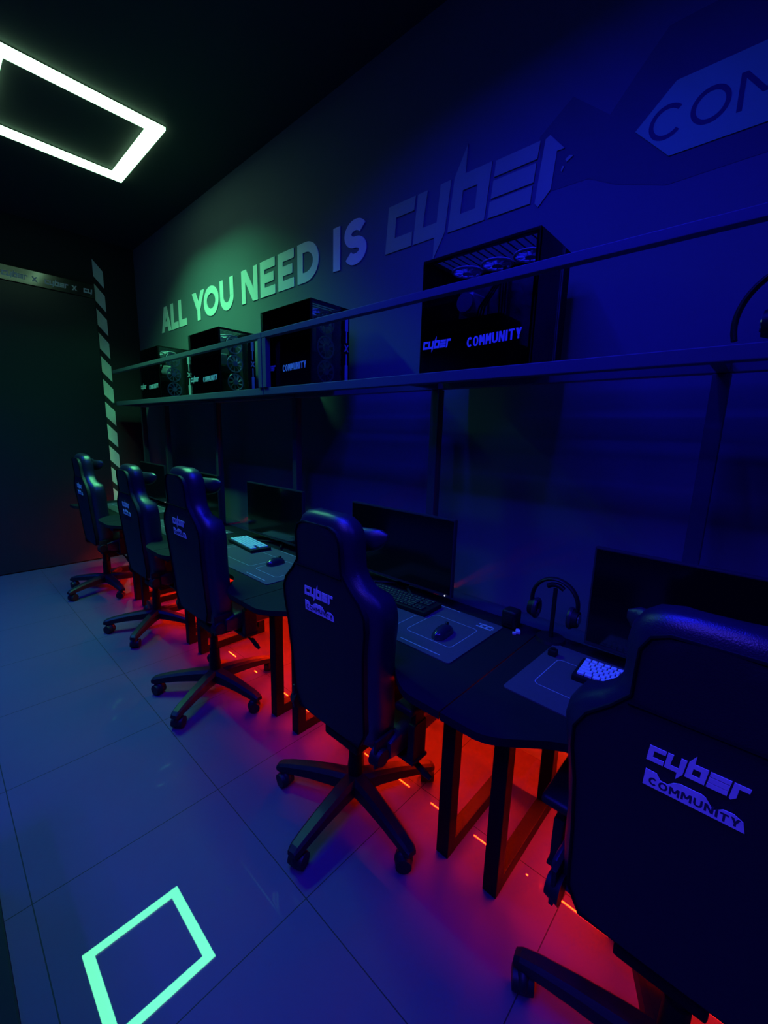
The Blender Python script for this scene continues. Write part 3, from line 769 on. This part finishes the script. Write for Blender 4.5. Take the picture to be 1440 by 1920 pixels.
    fn2 = fplane((xb(.94) - .0055, W / 2, .930), (0, -1, 0), (-.075, 0, 1), s * .97)
    prism(bm, [CHTAG], fn2, .0015)
    lo = new_obj('logo', bm, CHLOGO, bk); lo['label'] = 'pale cyber community logo on the chair back'
    bm = bmesh.new(); uu = .28
    for ch, zz in zip('COMMUNITY', (.22, .20, .20, .26, .26, .26, .20, .16, .20)):
        w = {'C': .42, 'O': .46, 'M': .50, 'U': .42, 'N': .42, 'I': .12, 'T': .38, 'Y': .42}[ch]
        for g in glyph(ch, w, .52, .11): prism(bm, g, fplane(Vector((xb(.94) - .0055, W / 2, .930)) + Vector((-.0016, 0, 0)) + Vector((0, -1, 0)) * uu * s * .97 + Vector((0, 0, 1)) * zz * s * .97 * .8, (0, -1, 0), (-.075, 0, 1), s * .97), .0006)
        uu += w + .075
    new_obj('logo_lettering', bm, INK, bk)
    # head pillow strapped to the front
    bm = bmesh.new(); rings = []
    for k in range(15):
        s2 = k / 14; y = -.165 + .33 * s2; e = (1 - abs(2 * s2 - 1) ** 3.5) ** .5 if 0 < s2 < 1 else 0
        th = .012 + .042 * e; hh = .022 + .065 * e; xc = xb(1.15) + .125 + .03 * abs(2 * s2 - 1) ** 2
        rings.append([Vector((xc + th / 2 * math.cos(2 * PI * j / 20), y, 1.180 + hh / 2 * math.sin(2 * PI * j / 20) + .02 * abs(2 * s2 - 1) ** 3)) for j in range(20)])
    loft(bm, rings); new_obj('head_pillow', bm, LEATHER, t, True)
    # hinge covers, armrests
    for sgn in (-1, 1):
        bm = bmesh.new(); cyl(bm, (-.135, sgn * .205, .485), (-.135, sgn * .240, .485), .036, .028, 24); box(bm, -.16, -.07, sgn * .222 - .006, sgn * .222 + .006, .45, .55, .004)
        new_obj('hinge_cover', bm, BLACKP, t, True)
        bm = bmesh.new()
        box(bm, -.03, .05, sgn * .18 - .10, sgn * .18 + .10, .412, .424, .002)
        box(bm, -.025, .045, sgn * .262 - .014, sgn * .262 + .014, .412, .56, .004)
        box(bm, -.015, .035, sgn * .262 - .010, sgn * .262 + .010, .55, .628, .004)
        ar = new_obj('armrest', bm, BLACKP, t)
        bm = bmesh.new(); box(bm, -.075, .16, sgn * .262 - .038, sgn * .262 + .038, .628, .655, .012, 3); new_obj('arm_pad', bm, BLACKP, ar, True)
    return t
ch0 = make_chair('')
chairs = [(1.00, -.02, 0.0, 26, -.075, .065, .04, 'gaming chair nearest the camera, its large pale logo at lower right'),
          (1.03, 1.06, 0.0, -27.6, -.03, .0, -.03, 'whole black gaming chair in the middle of the picture, second from the camera'),
          (.985, 2.18, 0.0, -6, .03, .045, -.04, 'gaming chair with a blue-lit side, left of the bright keyboard'),
          (1.05, 3.26, 0.0, 9, -.035, .05, -.05, 'dark gaming chair fourth from the camera, top in front of the striped tape'),
          (1.01, 4.38, 0.0, -14, -.02, .06, -.06, 'farthest gaming chair, against the dark door')]
for i, (x, y, rz, ph, lift, bx, by, lb) in enumerate(chairs):
    o = ch0 if i == 0 else copy_tree(ch0)
    o.location = (x, y, 0); o.rotation_euler = (0, 0, rz); o['label'] = lb
    for c in o.children:
        if c.name.startswith('star_base'): c.rotation_euler = (0, 0, math.radians(ph) - rz)
        elif c.name.startswith('gas_column'): pass
        else: c.location = (bx, by, lift)

# ------------------------------------------------------------------ black cabinet at the lower left
cb = thing('black_cabinet', 'black cabinet edge at the lower left corner', 'cabinet', (-.31, 1.18, 0))
bm = bmesh.new(); box(bm, -.28, .28, -.52, .52, .02, .40, .004); new_obj('cabinet_body', bm, mat('gloss black lacquer', (.003, .003, .004), .5, spec=.1, noise=.1), cb)
bm = bmesh.new(); box(bm, -.30, .305, -.54, .54, .40, .42, .004); new_obj('cabinet_top', bm, MATS['gloss black lacquer'], cb)
bm = bmesh.new(); box(bm, -.27, .27, -.51, .51, 0, .02); new_obj('plinth', bm, BLACKP, cb)
